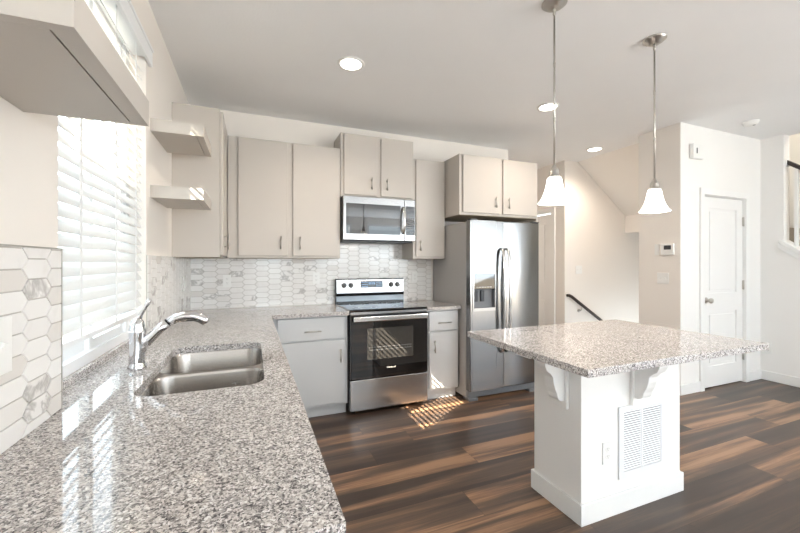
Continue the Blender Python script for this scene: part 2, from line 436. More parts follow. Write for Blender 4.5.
# pantry door
d1 = struct_root('door_1', (5.335, -1.40, 0))
xf(panel_door_leaf(0.74, 2.03), Matrix.Translation((4.915, -1.385, 0.012))).obj('door_leaf', M['trim'], d1)
cs = MB(); 
cs.box((4.845, -1.418, 0), (4.908, -1.40, 2.055)); cs.box((5.662, -1.418, 0), (5.725, -1.40, 2.055)); cs.box((4.845, -1.418, 2.0551), (5.725, -1.40, 2.118))
cs.box((4.908, -1.40, 0), (4.912, -1.31, 2.05)); cs.box((5.658, -1.40, 0), (5.662, -1.31, 2.05)); cs.box((4.908, -1.40, 2.046), (5.662, -1.31, 2.052))
cs.obj('door_casing', M['trim'], d1)
kn = MB(); kn.lathe([(0, 0), (0.032, 0), (0.032, 0.006), (0.012, 0.010), (0.011, 0.03), (0.024, 0.036), (0.029, 0.048), (0.024, 0.062), (0, 0.066)], (4.985, -1.385, 0.94), 'y', 24)
kn.obj('door_knob', M['nickel'], d1)
for z in (1.80, 1.09, 0.30):
    MB().box((5.645, -1.392, z-0.05), (5.665, -1.3801, z+0.05), 0.002).tube([(5.656, -1.396, z-0.052), (5.656, -1.396, z+0.052)], 0.006, 10).obj('hinge', M['nickel'], d1)
# hall door (in the wall facing the kitchen)
d2 = struct_root('door_2', (4.54, 0.7, 0))
R = Matrix.Translation((4.546, 1.07, 0.012)) @ Matrix.Rotation(-PI/2, 4, 'Z')
xf(panel_door_leaf(0.74, 2.03), R).obj('door_leaf', M['trim'], d2)
cs = MB(); cs.box((4.522, 0.25, 0), (4.54, 0.322, 2.06)); cs.box((4.522, 1.078, 0), (4.54, 1.15, 2.06)); cs.box((4.522, 0.25, 2.0601), (4.54, 1.15, 2.13))
cs.obj('door_casing', M['trim'], d2)
kn = MB(); kn.lathe([(0, 0), (0.032, 0), (0.032, -0.006), (0.012, -0.010), (0.011, -0.03), (0.026, -0.038), (0.028, -0.05), (0, -0.064)], (4.546, 0.99, 0.94), 'x', 20)
kn.obj('door_knob', M['nickel'], d2)

# ---- windows
w1 = struct_root('window_1', (-0.1, (WY0+WY1)/2, 0.94))
FX0, FX1 = -0.135, -0.075
fr = MB()
fr.box((FX0, WY0, 0.92), (FX1, WY0+0.05, WZ1)); fr.box((FX0, WY1-0.05, 0.92), (FX1, WY1, WZ1))
fr.box((FX0, WY0+0.05, 0.92), (FX1, WY1-0.05, 0.985)); fr.box((FX0, WY0+0.05, WZ1-0.05), (FX1, WY1-0.05, WZ1))
fr.obj('window_frame', M['vinyl'], w1)
sa = MB(); yc = -1.92
for a, b, x in ((WY0+0.05, yc+0.025, -0.115), (yc-0.025, WY1-0.05, -0.10)):
    sa.box((x-0.012, a, 0.985), (x+0.012, a+0.04, WZ1-0.05)); sa.box((x-0.012, b-0.04, 0.985), (x+0.012, b, WZ1-0.05))
    sa.box((x-0.012, a+0.04, 0.985), (x+0.012, b-0.04, 1.025)); sa.box((x-0.012, a+0.04, WZ1-0.09), (x+0.012, b-0.04, WZ1-0.05))
sa.obj('window_sash', M['vinyl'], w1)
gp = MB(); gp.box((-0.117, WY0+0.09, 1.025), (-0.113, yc-0.015, WZ1-0.09)); gp.box((-0.102, yc+0.015, 1.025), (-0.098, WY1-0.09, WZ1-0.09))
gp.obj('window_pane', M['glass'], w1)
for i, (a, b) in enumerate(((0.5, 1.5), (2.3, 3.35), (3.85, 5.6))):
    wr = struct_root('window_%d' % (i+2), ((a+b)/2, -8.05, 0.6))
    m = MB()
    m.box((a, -8.09, 0.6), (a+0.06, -8.01, 2.55)); m.box((b-0.06, -8.09, 0.6), (b, -8.01, 2.55))
    m.box((a+0.06, -8.09, 0.6), (b-0.06, -8.01, 0.66)); m.box((a+0.06, -8.09, 2.49), (b-0.06, -8.01, 2.55)); m.obj('window_frame', M['vinyl'], wr)
    MB().box((a+0.06, -8.06, 0.66), (b-0.06, -8.055, 2.49)).obj('window_pane', M['glass'], wr)

# ================================================================== TILE BACKSPLASH
def clip(poly, u0, u1, v0, v1):
    def cut(pts, inside, inter):
        out = []
        for i, p in enumerate(pts):
            q = pts[(i+1) % len(pts)]
            if inside(p):
                out.append(p)
                if not inside(q): out.append(inter(p, q))
            elif inside(q): out.append(inter(p, q))
        return out
    for k, lim, sg in ((0, u0, 1), (0, u1, -1), (1, v0, 1), (1, v1, -1)):
        if not poly: return []
        def ins(p): return sg*(p[k]-lim) >= 0
        def itx(p, q):
            t = (lim-p[k])/(q[k]-p[k]); return (p[0]+t*(q[0]-p[0]), p[1]+t*(q[1]-p[1]))
        poly = cut(poly, ins, itx)
    return poly
def hex_tiles(plane, u0, u1, v0, v1, label, phase=0.0, vphase=0.0):
    """elongated hexagon tiles on wall plane 'x' (u=y) or 'y' (u=x)"""
    root = thing('tile_backsplash', (0.004, (u0+u1)/2, v0) if plane == 'x' else ((u0+u1)/2, -0.004, v0), label, 'backsplash')
    mbg = MB()
    if plane == 'x': mbg.box((0.0005, u0, v0), (0.006, u1, v1))
    else: mbg.box((u0, -0.006, v0), (u1, -0.0005, v1))
    mbg.obj('grout', M['grout'], root)
    t = bmesh.new(); rnd = []
    pu, pv = 0.113, 0.051; g = 0.0012
    P3 = (lambda u, v, d: (d, u, v)) if plane == 'x' else (lambda u, v, d: (u, -d, v))
    for i in range(int((u1-u0)/pu)+4):
        for j in range(int((v1-v0)/pv)+4):
            cu = u0-pu+phase+i*pu; cv = v0-pv+vphase+j*pv+(i % 2)*pv/2
            hx = [(cu+a, cv+b) for a, b in ((-0.069+1.6*g, 0), (-0.044+g, -0.0255+g), (0.044-g, -0.0255+g), (0.069-1.6*g, 0), (0.044-g, 0.0255-g), (-0.044+g, 0.0255-g))]
            pl = clip(hx, u0, u1, v0, v1)
            if len(pl) < 3: continue
            k = 1-0.02
            mu = sum(p[0] for p in pl)/len(pl); mv = sum(p[1] for p in pl)/len(pl)
            A = [t.verts.new(P3(p[0], p[1], 0.006)) for p in pl]; B = [t.verts.new(P3(mu+(p[0]-mu)*k, mv+(p[1]-mv)*k, 0.009)) for p in pl]
            r = (random.random(), random.random(), random.random())
            try: t.faces.new(B); rnd.append(r)
            except ValueError: continue
            n = len(pl)
            for q in range(n):
                t.faces.new((A[q], A[(q+1) % n], B[(q+1) % n], B[q])); rnd.append(r)
    bmesh.ops.translate(t, vec=-Vector(root.location), verts=t.verts)
    me = bpy.data.meshes.new('tiles'); t.to_mesh(me); t.free()
    at = me.attributes.new('tile_rand', 'FLOAT_VECTOR', 'FACE')
    for i, r in enumerate(rnd): at.data[i].vector = r
    # outward normals
    o = bpy.data.objects.new('tiles', me); COL.objects.link(o); o.parent = root; me.materials.append(M['tile'])
    bm_ = bmesh.new(); bm_.from_mesh(me); bmesh.ops.recalc_face_normals(bm_, faces=bm_.faces)
    want = Vector((1, 0, 0)) if plane == 'x' else Vector((0, -1, 0))
    for f in bm_.faces:
        if abs(f.normal.dot(want)) > 0.2 and f.normal.dot(want) < 0: f.normal_flip()
    bm_.to_mesh(me); bm_.free()
    e = MB()
    if plane == 'x' and u0 < -2: e.box((0.0005, u0, v1), (0.010, u1, v1+0.004)); e.box((0.0005, u1, v0), (0.010, u1+0.004, v1+0.004)); e.obj('edge_trim', M['nickel'], root)
    return root
hex_tiles('x', -3.2, -2.434, 0.9145, 1.376, 'marble hexagon tile backsplash at left edge, in front of the window', 0.075, 0.0)
hex_tiles('x', -1.475, -0.010, 0.9145, 1.379, 'marble tile backsplash on left wall between window and corner, behind faucet', 0.02, 0.01)
hex_tiles('y', 0.0, 2.43, 0.9145, 1.545, 'marble hexagon tile backsplash on the back wall behind the range', 0.05, 0.012)

# ================================================================== COUNTERTOPS
outer = [(0.002, -3.2), (0.665, -3.2), (0.665, -0.655), (1.308, -0.655), (1.308, -0.002), (0.002, -0.002), (0.002, WY1-0.004), (-0.055, WY1-0.004), (-0.055, WY0+0.004), (0.002, WY0+0.004)]
SX0, SX1, SY0, SY1 = 0.165, 0.565, -2.412, -1.668
ct = slab_with_hole(outer, rrect(SX0, SY0, SX1, SY1, 0.065, 8), CT-0.032, CT)
o = ct.obj('kitchen_countertop', M['granite']); tag(o, 'long speckled granite countertop running under the window around to the range', 'countertop')
o = MB().box((2.068, -0.655, CT-0.032), (2.432, -0.002, CT), 0.003).obj('kitchen_countertop', M['granite']); tag(o, 'short granite countertop between the range and the refrigerator', 'countertop')
o = MB().box((-0.074, WY0+0.006, CT), (-0.0555, WY1-0.006, CT+0.03), 0.002).obj('granite_sill', M['granite']); tag(o, 'narrow granite upstand along the bottom of the window', 'sill')
o = MB().box((1.758, -2.718, CT-0.034), (3.055, -1.835, CT), 0.003).obj('island_countertop', M['granite']); tag(o, 'square granite countertop of the white kitchen island', 'countertop')

# ================================================================== SINK + FAUCET
sk = thing('kitchen_sink', ((SX0+SX1)/2, (SY0+SY1)/2, 0.67), 'stainless steel double bowl undermount sink in granite countertop', 'sink')
def bowl(y0, y1, depth):
    t = bmesh.new(); top = CT-0.0325; rings = []
    x0, x1 = SX0-0.003, SX1+0.003
    for ins, z, r in ((0.0, top, 0.070), (0.004, top-0.012, 0.068), (0.008, top-depth+0.05, 0.075), (0.022, top-depth+0.015, 0.065), (0.05, top-depth, 0.05), (0.12, top-depth-0.004, 0.03)):
        rings.append([t.verts.new((p[0], p[1], z)) for p in rrect(x0+ins, y0+ins, x1-ins, y1-ins, min(r, (x1-x0)/2-ins-0.005, (y1-y0)/2-ins-0.005), 8)])
    for a, b in zip(rings, rings[1:]):
        for i in range(len(a)):
            f = t.faces.new((a[i], a[(i+1) % len(a)], b[(i+1) % len(a)], b[i])); f.smooth = True
    t.faces.new(rings[-1])
    bmesh.ops.recalc_face_normals(t, faces=t.faces)
    for f in t.faces: f.normal_flip()
    m = MB(); m._merge(t); return m
YD = -2.055
def flange():
    t = bmesh.new(); eds = []
    for loop in (rrect(SX0-0.03, SY0-0.03, SX1+0.03, SY1+0.03, 0.06, 6), rrect(SX0-0.003, SY0-0.004, SX1+0.003, YD-0.012, 0.07, 8), rrect(SX0-0.003, YD+0.012, SX1+0.003, SY1+0.004, 0.07, 8)):
        vv = [t.verts.new((p[0], p[1], CT-0.0325)) for p in loop]
        for i in range(len(vv)): eds.append(t.edges.new((vv[i], vv[(i+1) % len(vv)])))
    bmesh.ops.triangle_fill(t, use_beauty=True, use_dissolve=False, edges=eds)
    for f in t.faces:
        if f.normal.z < 0: f.normal_flip()
    m = MB(); m._merge(t); return m
flange().obj('rim', M['sink'], sk)
b1 = bowl(SY0-0.004, YD-0.012, 0.20).obj('bowl', M['sink'], sk); b2 = bowl(YD+0.012, SY1+0.004, 0.20).obj('bowl', M['sink'], sk)
for b, y in ((b1, (SY0+YD)/2), (b2, (SY1+YD)/2)):
    m = MB(); m.lathe([(0, 0.001), (0.02, 0.001), (0.028, 0.004), (0.044, 0.005), (0.046, 0.0)], (0.37, y, CT-0.236), 'z', 24); m.obj('drain', M['chrome'], b)
fx, fy = 0.095, -2.03
fa = thing('kitchen_faucet', (fx, fy, CT), 'chrome pull-out faucet with side lever beside the sink', 'faucet')
MB().lathe([(0, 0), (0.033, 0), (0.034, 0.006), (0.031, 0.014), (0.027, 0.022), (0.0265, 0.03)], (fx, fy, CT), 'z', 28).obj('base', M['chrome'], fa)
MB().lathe([(0.029, 0.025), (0.0275, 0.05), (0.0265, 0.09), (0.027, 0.125), (0.0295, 0.146), (0.0300, 0.158), (0.027, 0.164), (0.0265, 0.172), (0.023, 0.188), (0.014, 0.202), (0, 0.207)], (fx, fy, CT), 'z', 28).obj('body', M['chrome'], fa)
hd = MB(); hd.tube([(fx+0.002, fy, CT+0.190), (fx+0.012, fy-0.002, CT+0.215), (fx+0.028, fy-0.004, CT+0.245), (fx+0.040, fy-0.005, CT+0.268), (fx+0.044, fy-0.005, CT+0.278)], [0.012, 0.0085, 0.007, 0.010, 0.006], 14)
hd.obj('lever_handle', M['chrome'], fa)
sp = MB(); spp = [(fx+0.012, fy, CT+0.075), (fx+0.04, fy, CT+0.115), (fx+0.075, fy, CT+0.153), (fx+0.105, fy, CT+0.178)]
sp.tube(spp, [0.021, 0.0205, 0.019, 0.018], 16); sp.obj('spout', M['chrome'], fa)
MB().tube([(fx+0.1045, fy, CT+0.1776), (fx+0.109, fy, CT+0.181)], 0.0165, 16).obj('spout_ring', M['black'], fa)
hp = MB(); hp.tube([(fx+0.109, fy, CT+0.181), (fx+0.135, fy, CT+0.194), (fx+0.168, fy, CT+0.202), (fx+0.20, fy, CT+0.200), (fx+0.225, fy, CT+0.190), (fx+0.242, fy, CT+0.176), (fx+0.247, fy, CT+0.168)], [0.018, 0.0205, 0.0215, 0.021, 0.020, 0.0185, 0.014], 16)
hpo = hp.obj('spray_head', M['chrome'], fa)
MB().box((fx+0.155, fy-0.010, CT+0.1795), (fx+0.2, fy+0.010, CT+0.1845), 0.002).obj('spray_button', M['black'], hpo)

# ================================================================== BLINDS
BX = -0.032
bl = thing('window_blind', (BX, (WY0+WY1)/2, 1.05), 'white slatted blind in the window over the sink', 'blind')
by0, by1 = WY0+0.004, WY1-0.004
sl = MB(); pitch = 0.0455; tilt = math.radians(-60)
zz = 1.135; n = 0
while zz < 2.40:
    t = bmesh.new(); hw = 0.0255; prof = []
    for k in range(5):
        a = -1+k*0.5; prof.append((a*hw, 0.0025*(1-a*a)))
    lo = []; hi = []
    for (u, h) in prof:
        for y, row in ((by0, lo), (by1, hi)): row.append((u, y, h))
    c_, s_ = math.cos(tilt), math.sin(tilt)
    f3 = lambda p, d: (BX+p[0]*c_-(p[2]+d)*s_, p[1], zz+p[0]*s_+(p[2]+d)*c_)
    tv = [[t.verts.new(f3(p, d)) for p in row] for row in (lo, hi) for d in (0, 0.0025)]
    a0, a1, b0, b1_ = tv
    for k in range(4):
        t.faces.new((a1[k], a1[k+1], b1_[k+1], b1_[k])); t.faces.new((a0[k+1], a0[k], b0[k], b0[k+1]))
    t.faces.new((a0[0], a1[0], b1_[0], b0[0])); t.faces.new((a1[4], a0[4], b0[4], b1_[4]))
    t.faces.new(a0+a1[::-1]); t.faces.new(b0[::-1]+b1_)
    bmesh.ops.recalc_face_normals(t, faces=t.faces)
    sl._merge(t); zz += pitch; n += 1
sl.obj('slats', M['slat'], bl)
MB().box((BX-0.025, by0, 1.072), (BX+0.026, by1, 1.092), 0.004).obj('bottom_rail', M['vinyl'], bl)
MB().box((BX-0.027, by0, 2.425), (BX+0.027, by1, 2.495), 0.003).obj('head_rail', M['vinyl'], bl)
va = MB(); va.box((0.003, WY0-0.015, 2.405), (0.018, WY1+0.06, 2.485), 0.003); va.box((0.003, WY0-0.015, 2.485), (0.024, WY1+0.06, 2.500), 0.004)
va.box((-0.0, WY1+0.045, 2.41), (0.006, WY1+0.06, 2.48))
va.obj('valance', M['vinyl'], bl)
for y in (by0+0.175, (by0+by1)/2+0.05, by1-0.14):
    MB().box((BX+0.0235, y-0.009, 1.09), (BX+0.0245, y+0.009, 2.43)).obj('ladder_tape', M['vinyl'], bl)

# ================================================================== FLOATING SHELVES
def shelf(y0, y1, z0, z1, depth, label):
    s = thing('floating_shelf', (0, (y0+y1)/2, z0), label, 'shelf', 'floating shelves beside the window')
    e = 0.022
    m = MB(); m.box((0.001, y0, z0+0.012), (depth, y1, z1)); m.box((depth-0.036, y0, z0), (depth, y1, z0+0.012))
    m.box((0.001, y0, z0), (depth-0.036, y0+e, z0+0.012)); m.box((0.001, y1-e, z0), (depth-0.036, y1, z0+0.012))
    m.obj('shelf_body', M['shelf'], s)
    p = MB(); p.box((0.001, y0+e+0.0005, z0), (depth-0.0395, y1-e-0.0005, z0+0.0119)); p.obj('bottom_panel', M['shelf'], s)
    return s
shelf(-3.062, -2.607, 1.709, 1.777, 0.262, 'thick greige floating shelf at upper left, nearest the camera')
shelf(-1.394, -0.957, 2.068, 2.138, 0.262, 'upper of two greige floating shelves between window and tall cabinet')
shelf(-1.394, -0.957, 1.700, 1.768, 0.262, 'lower of two greige floating shelves between window and tall cabinet')

# ================================================================== CABINETS
def pull(parent, c, axis, out, L=0.115, mat=None):
    """bar pull centred at c on a face; axis of the bar 'x','y','z'; out = outward unit vector"""
    m = MB(); c = Vector(c); out = Vector(out); a = Vector({'x': (1, 0, 0), 'y': (0, 1, 0), 'z': (0, 0, 1)}[axis])
    b = c+out*0.028
    m.tube([b-a*L/2, b+a*L/2], 0.0055, 10)
    for s in (-1, 1): m.tube([c+a*s*L*0.33, b+a*s*L*0.33], 0.0045, 8)
    return m.obj('handle', mat or M['nickel'], parent)
UD, UB = 0.305, 1.380
def upper(x0, x1, z0, z1, depth, doors, label, handles, dz=(0.022, 0.018)):
    """doors: list of (xa, xb); handles: list of x positions"""
    r = thing('upper_cabinet', ((x0+x1)/2, -depth/2, z0), label, 'cabinet', 'greige upper cabinets')
    MB().box((x0, -depth, z0), (x1, -0.010, z1), 0.0015).obj('body', M['cab'], r)
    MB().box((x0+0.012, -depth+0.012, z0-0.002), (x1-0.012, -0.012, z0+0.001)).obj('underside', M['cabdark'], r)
    for (xa, xb), hx in zip(doors, handles):
        d = MB().box((xa, -depth-0.0205, z0+dz[0]), (xb, -depth-0.0005, z1-dz[1]), 0.002).obj('door', M['cab'], r)
        pull(d, (hx, -depth-0.0205, z0+dz[0]+0.115), 'z', (0, -1, 0))
    return r
upper(0.328, 1.306, UB, 2.434, UD, [(0.412, 0.822), (0.868, 1.283)], 'double-door greige upper cabinet on back wall left of the microwave', [0.762, 0.929])
upper(1.308, 2.068, 1.975, 2.588, UD+0.01, [(1.338, 1.668), (1.712, 2.045)], 'short raised greige upper cabinet directly above the microwave', [1.610, 1.770])
upper(2.070, 2.442, UB, 2.420, UD, [(2.098, 2.430)], 'narrow single-door greige upper cabinet right of the microwave', [2.140])
fc = upper(2.446, 3.436, 1.823, 2.432, 0.60, [(2.480, 2.937), (2.966, 3.418)], 'deep double-door greige cabinet above the refrigerator', [2.865, 3.028], (0.024, 0.016))
o = MB().box((3.418, -0.60, 0.0), (3.436, -0.010, 1.8225)).obj('end_panel', M['cab']); tag(o, 'tall greige end panel on the right side of the refrigerator', 'panel')
# cabinet on the left wall, seen from its side
lc = thing('upper_cabinet', (0.15, -0.4, UB), 'tall greige cabinet on left wall at corner, side panel facing the window', 'cabinet', 'greige upper cabinets')
MB().box((0.001, -0.81, UB), (0.304, -0.010, 2.462), 0.0015).obj('body', M['cab'], lc)
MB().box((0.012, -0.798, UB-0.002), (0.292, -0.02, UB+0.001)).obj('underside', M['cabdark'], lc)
d = MB().box((0.3055, -0.80, UB+0.015), (0.3255, -0.34, 2.445), 0.002).obj('door', M['cab'], lc)
pull(d, (0.3255, -0.66, 1.50), 'z', (1, 0, 0))

def base_cab(x0, x1, fx0, fx1, label, hdoor):
    r = thing('base_cabinet', ((x0+x1)/2, -0.3, 0), label, 'cabinet', 'light grey base cabinets')
    MB().box((x0, -0.605, 0.10), (x1, -0.012, CT-0.033), 0.001).obj('body', M['cabbase'], r)
    MB().box((x0, -0.55, 0.0), (x1, -0.06, 0.0995)).obj('toe_kick', M['cabbase'], r)
    d = MB().box((fx0, -0.6255, 0.682), (fx1, -0.6055, 0.868), 0.002).obj('drawer', M['cabbase'], r)
    pull(d, ((fx0+fx1)/2, -0.6255, 0.758), 'x', (0, -1, 0), 0.14)
    d = MB().box((fx0, -0.6255, 0.125), (fx1, -0.6055, 0.668), 0.002).obj('door', M['cabbase'], r)
    pull(d, (hdoor, -0.6255, 0.535), 'z', (0, -1, 0), 0.115)
base_cab(0.64, 1.304, 0.715, 1.280, 'cool-lit greige base cabinet with drawer left of the range', 1.235)
base_cab(2.070, 2.430, 2.100, 2.412, 'narrow cool-lit greige base cabinet between range and refrigerator', 2.150)
def run_cab(y0, y1, label, kind):
    r = thing('base_cabinet', (0.3, (y0+y1)/2, 0), label, 'cabinet', 'light grey base cabinets')
    if kind == 'sink':
        b = MB(); b.box((0.012, y0, 0.10), (0.615, y1, 0.64)); b.box((0.595, y0, 0.64), (0.615, y1, CT-0.033)); b.obj('body', M['cabbase'], r)
    else: MB().box((0.012, y0, 0.10), (0.615, y1, CT-0.033)).obj('body', M['cabbase'], r)
    MB().box((0.06, y0, 0), (0.56, y1, 0.0995)).obj('toe_kick', M['cabbase'], r)
    ym = (y0+y1)/2
    for a, b in ((y0+0.012, ym-0.006), (ym+0.006, y1-0.012)):
        d = MB().box((0.6155, a, 0.125), (0.6355, b, 0.868), 0.002).obj('door', M['cabbase'], r)
        pull(d, (0.6355, b-0.05 if a < ym-0.1 else a+0.05, 0.76), 'z', (1, 0, 0))
run_cab(-3.18, -2.46, 'cool-lit greige base cabinet at the near end of the long counter', 'plain')
run_cab(-2.455, -1.63, 'cool-lit greige base cabinet beneath the sink', 'sink')
lr = thing('base_cabinet', (0.3, -1.1, 0), 'cool-lit greige base cabinet in corner with handle just visible past counter edge', 'cabinet', 'light grey base cabinets')
MB().box((0.012, -1.625, 0.10), (0.635, -0.63, CT-0.033)).obj('body', M['cabbase'], lr)
MB().box((0.06, -1.625, 0), (0.56, -0.56, 0.0995)).obj('toe_kick', M['cabbase'], lr)
d = MB().box((0.6355, -1.60, 0.125), (0.6555, -0.70, 0.868), 0.002).obj('door', M['cabbase'], lr)
pull(d, (0.6555, -0.73, 0.76), 'z', (1, 0, 0))

# ================================================================== RANGE
rx0, rx1 = 1.312, 2.064
rg = thing('kitchen_range', ((rx0+rx1)/2, -0.33, 0), 'stainless electric range with black glass oven door', 'range')
m = MB(); m.box((rx0, -0.625, 0.035), (rx1, -0.02, 0.904)); m.obj('body', M['black'], rg)
for x in (rx0+0.05, rx1-0.05):
    for y in (-0.58, -0.08): MB().lathe([(0, 0), (0.018, 0), (0.018, 0.01), (0.01, 0.012), (0.01, 0.034), (0, 0.034)], (x, y, 0.0005), 'z', 14).obj('foot', M['black'], rg)
ck = MB(); ck.box((rx0-0.001, -0.655, 0.9045), (rx1+0.001, -0.078, 0.922), 0.005); cko = ck.obj('cooktop', M['blackglass'], rg)
bu = MB()
for x, y, r in ((1.50, -0.49, 0.11), (1.50, -0.21, 0.08), (1.87, -0.49, 0.09), (1.87, -0.21, 0.105), (1.688, -0.2, 0.055)):
    for rr in (r, r*0.55): bu.lathe([(rr-0.003, 0.9224), (rr, 0.9226), (rr+0.003, 0.9224)], (x, y, 0), 'z', 40)
bu.obj('burner_markings', M['midgrey'], cko)
# backguard
bg_ = MB(); bg_.prism([(-0.02, 0.905), (-0.075, 0.905), (-0.075, 0.985), (-0.085, 1.02), (-0.07, 1.165), (-0.06, 1.172), (-0.02, 1.172)], 'x', rx0+0.003, rx1-0.003, 0.002); bgo = bg_.obj('backguard', M['black'], rg)
ps = MB(); ps.prism([(-0.0855, 1.026), (-0.0885, 1.026), (-0.0745, 1.162), (-0.0715, 1.162)], 'x', rx0+0.008, rx1-0.008); ps.obj('control_panel', M['steel'], bgo)
MB().box((rx0+0.006, -0.0775, 0.94), (rx1-0.006, -0.0755, 0.995), 0.0005).obj('lower_strip', M['darksteel'], bgo)
lean = math.atan2(0.014, 0.136)
def on_panel(z): return -0.0885+(z-1.026)/0.136*0.014
for x in (1.397, 1.470, 1.912, 1.985):
    k = MB(); k.lathe([(0.027, 0), (0.027, 0.004), (0.021, 0.006), (0.019, 0.024), (0.016, 0.027), (0, 0.027)], (0, 0, 0), 'y', 24); k.box((-0.004, -0.031, -0.018), (0.004, -0.024, 0.018), 0.001)
    xf(k, Matrix.Translation((x, on_panel(1.105)-0.0003, 1.105)) @ Matrix.Rotation(-lean, 4, 'X')); k.obj('knob', M['knobgrey'], rg)
ds = MB(); ds.box((1.572, -0.0035, -0.034), (1.815, 0, 0.034), 0.001); xf(ds, Matrix.Translation((0, on_panel(1.112)-0.0003, 1.112)) @ Matrix.Rotation(-lean, 4, 'X')); dso = ds.obj('display', M['display'], rg)
dg = MB()
for i, x in enumerate((1.66, 1.678, 1.70, 1.718)):
    for a, b in (((0, 0.0), (0.009, 0.002)), ((0, 0.010), (0.009, 0.012)), ((0, 0.02), (0.009, 0.022)), ((0, 0.0), (0.002, 0.022)), ((0.008, 0.0), (0.010, 0.022))):
        dg.box((x+a[0], -0.0045, a[1]), (x+b[0], -0.0036, b[1]))
for i in range(5):
    for s in (1.585, 1.742):
        for zq in (-0.02, 0.0, 0.02): dg.box((s+i*0.0135, -0.0045, zq-0.002), (s+i*0.0135+0.008, -0.0036, zq+0.002))
xf(dg, Matrix.Translation((0, on_panel(1.112)-0.0003, 1.112)) @ Matrix.Rotation(-lean, 4, 'X')); dg.obj('digits', M['digit'], dso)
# oven door
od = MB(); od.box((rx0+0.004, -0.668, 0.312), (rx1-0.004, -0.6255, 0.878), 0.003); odo = od.obj('oven_door', M['blackglass'], rg)
MB().box((1.468, -0.6690, 0.478), (1.912, -0.6678, 0.755), 0.0004).obj('oven_window', M['ovenwin'], odo)
rk = MB()
for z in (0.56, 0.585):
    rk.box((1.485, -0.6696, z), (1.895, -0.66905, z+0.003))
for i in range(16): rk.box((1.49+i*0.026, -0.6696, 0.565), (1.4915+i*0.026, -0.66905, 0.585))
rk.obj('oven_rack', M['midgrey'], odo)
hb = MB(); hb.box((rx0+0.022, -0.715, 0.822), (rx1-0.014, -0.692, 0.868), 0.008, 3)
for x in (rx0+0.05, rx1-0.045): hb.box((x-0.014, -0.694, 0.832), (x+0.014, -0.668, 0.858), 0.002)
hb.obj('oven_handle', M['steelr'], odo)
MB().box((rx0+0.004, -0.664, 0.881), (rx1-0.004, -0.6255, 0.9035), 0.001).obj('vent_trim', M['steel'], rg)
dw = MB(); dw.box((rx0+0.004, -0.668, 0.038), (rx1-0.004, -0.6255, 0.306), 0.004); dw.obj('storage_drawer', M['steelr'], rg)
def text_obj(s, size, loc, rot, mat, parent, name):
    c = bpy.data.curves.new('lettering', 'FONT'); c.body = s; c.size = size; c.align_x = 'CENTER'; c.align_y = 'CENTER'; c.extrude = 0.0004; c.shear = 0.15
    o = bpy.data.objects.new('lettering', c); COL.objects.link(o)
    dg_ = bpy.context.evaluated_depsgraph_get(); me = bpy.data.meshes.new_from_object(o.evaluated_get(dg_))
    bpy.data.objects.remove(o); bpy.data.curves.remove(c)
    me.transform(Matrix.Translation(Vector(loc)-world_loc(parent)) @ Matrix.Rotation(rot[0], 4, 'X'))
    p = bpy.data.objects.new(name, me); COL.objects.link(p); p.parent = parent; me.materials.clear(); me.materials.append(mat); return p
text_obj('Whirlpool', 0.021, (1.69, -0.6688, 0.395), (PI/2,), M['plastic'], odo, 'lettering')

# ================================================================== MICROWAVE
mz0, mz1, mf = 1.557, 1.972, -0.385
mw = thing('microwave_oven', (1.69, -0.19, mz0), 'stainless over-the-range microwave above the range', 'microwave')
MB().box((1.314, mf+0.03, mz0-0.002), (2.064, -0.011, mz1), 0.002).obj('body', M['black'], mw)
MB().box((1.33, mf+0.05, mz0-0.016), (2.05, -0.05, mz0-0.0025), 0.002).obj('vent_base', M['darkgrey'], mw)
xs = 1.943
dr = MB(); dr.box((1.317, mf, mz0), (xs-0.001, mf+0.0295, mz1), 0.004); dro = dr.obj('door', M['steel'], mw)
MB().box((1.345, mf-0.0015, 1.615), (1.90, mf+0.002, 1.905), 0.001).obj('door_window', M['blackglass'], dro)
ip = MB(); ip.box((1.37, mf-0.0022, 1.655), (1.872, mf-0.0014, 1.862)); ip.obj('window_screen', M['mwscreen'], dro)
cp = MB(); cp.box((xs+0.001, mf, mz0), (2.062, mf+0.0295, mz1), 0.004); cpo = cp.obj('control_side', M['steel'], mw)
MB().box((1.955, mf-0.0015, 1.615), (2.054, mf+0.002, 1.905), 0.001).obj('control_panel', M['blackglass'], cpo)
MB().box((1.968, mf-0.0022, 1.83), (2.042, mf-0.0014, 1.862)).obj('display', M['display'], cpo)
for r_ in range(5):
    for c_ in range(3): MB().box((1.970+c_*0.025, mf-0.0022, 1.64+r_*0.034), (1.987+c_*0.025, mf-0.0014, 1.652+r_*0.034)).obj('button', M['midgrey'], cpo)
hh = MB(); hh.tube([(1.925, mf-0.002, 1.628), (1.925, mf-0.026, 1.645), (1.925, mf-0.042, 1.69), (1.925, mf-0.047, 1.76), (1.925, mf-0.042, 1.83), (1.925, mf-0.026, 1.875), (1.925, mf-0.002, 1.892)], 0.013, 14, 0.6, (0, -1, 0.001))
hh.obj('handle', M['steelr'], dro)

# ================================================================== REFRIGERATOR
qx0, qx1, qs, qf = 2.446, 3.296, 2.836, -0.795
fg = thing('refrigerator', ((qx0+qx1)/2, -0.4, 0), 'stainless side-by-side refrigerator with ice and water dispenser', 'refrigerator')
MB().box((qx0, -0.715, 0.03), (qx1, -0.03, 1.735), 0.004).obj('body', M['steelside'], fg)
dl = MB(); dxa, dxb, dza, dzb = 2.478, 2.742, 0.872, 1.246
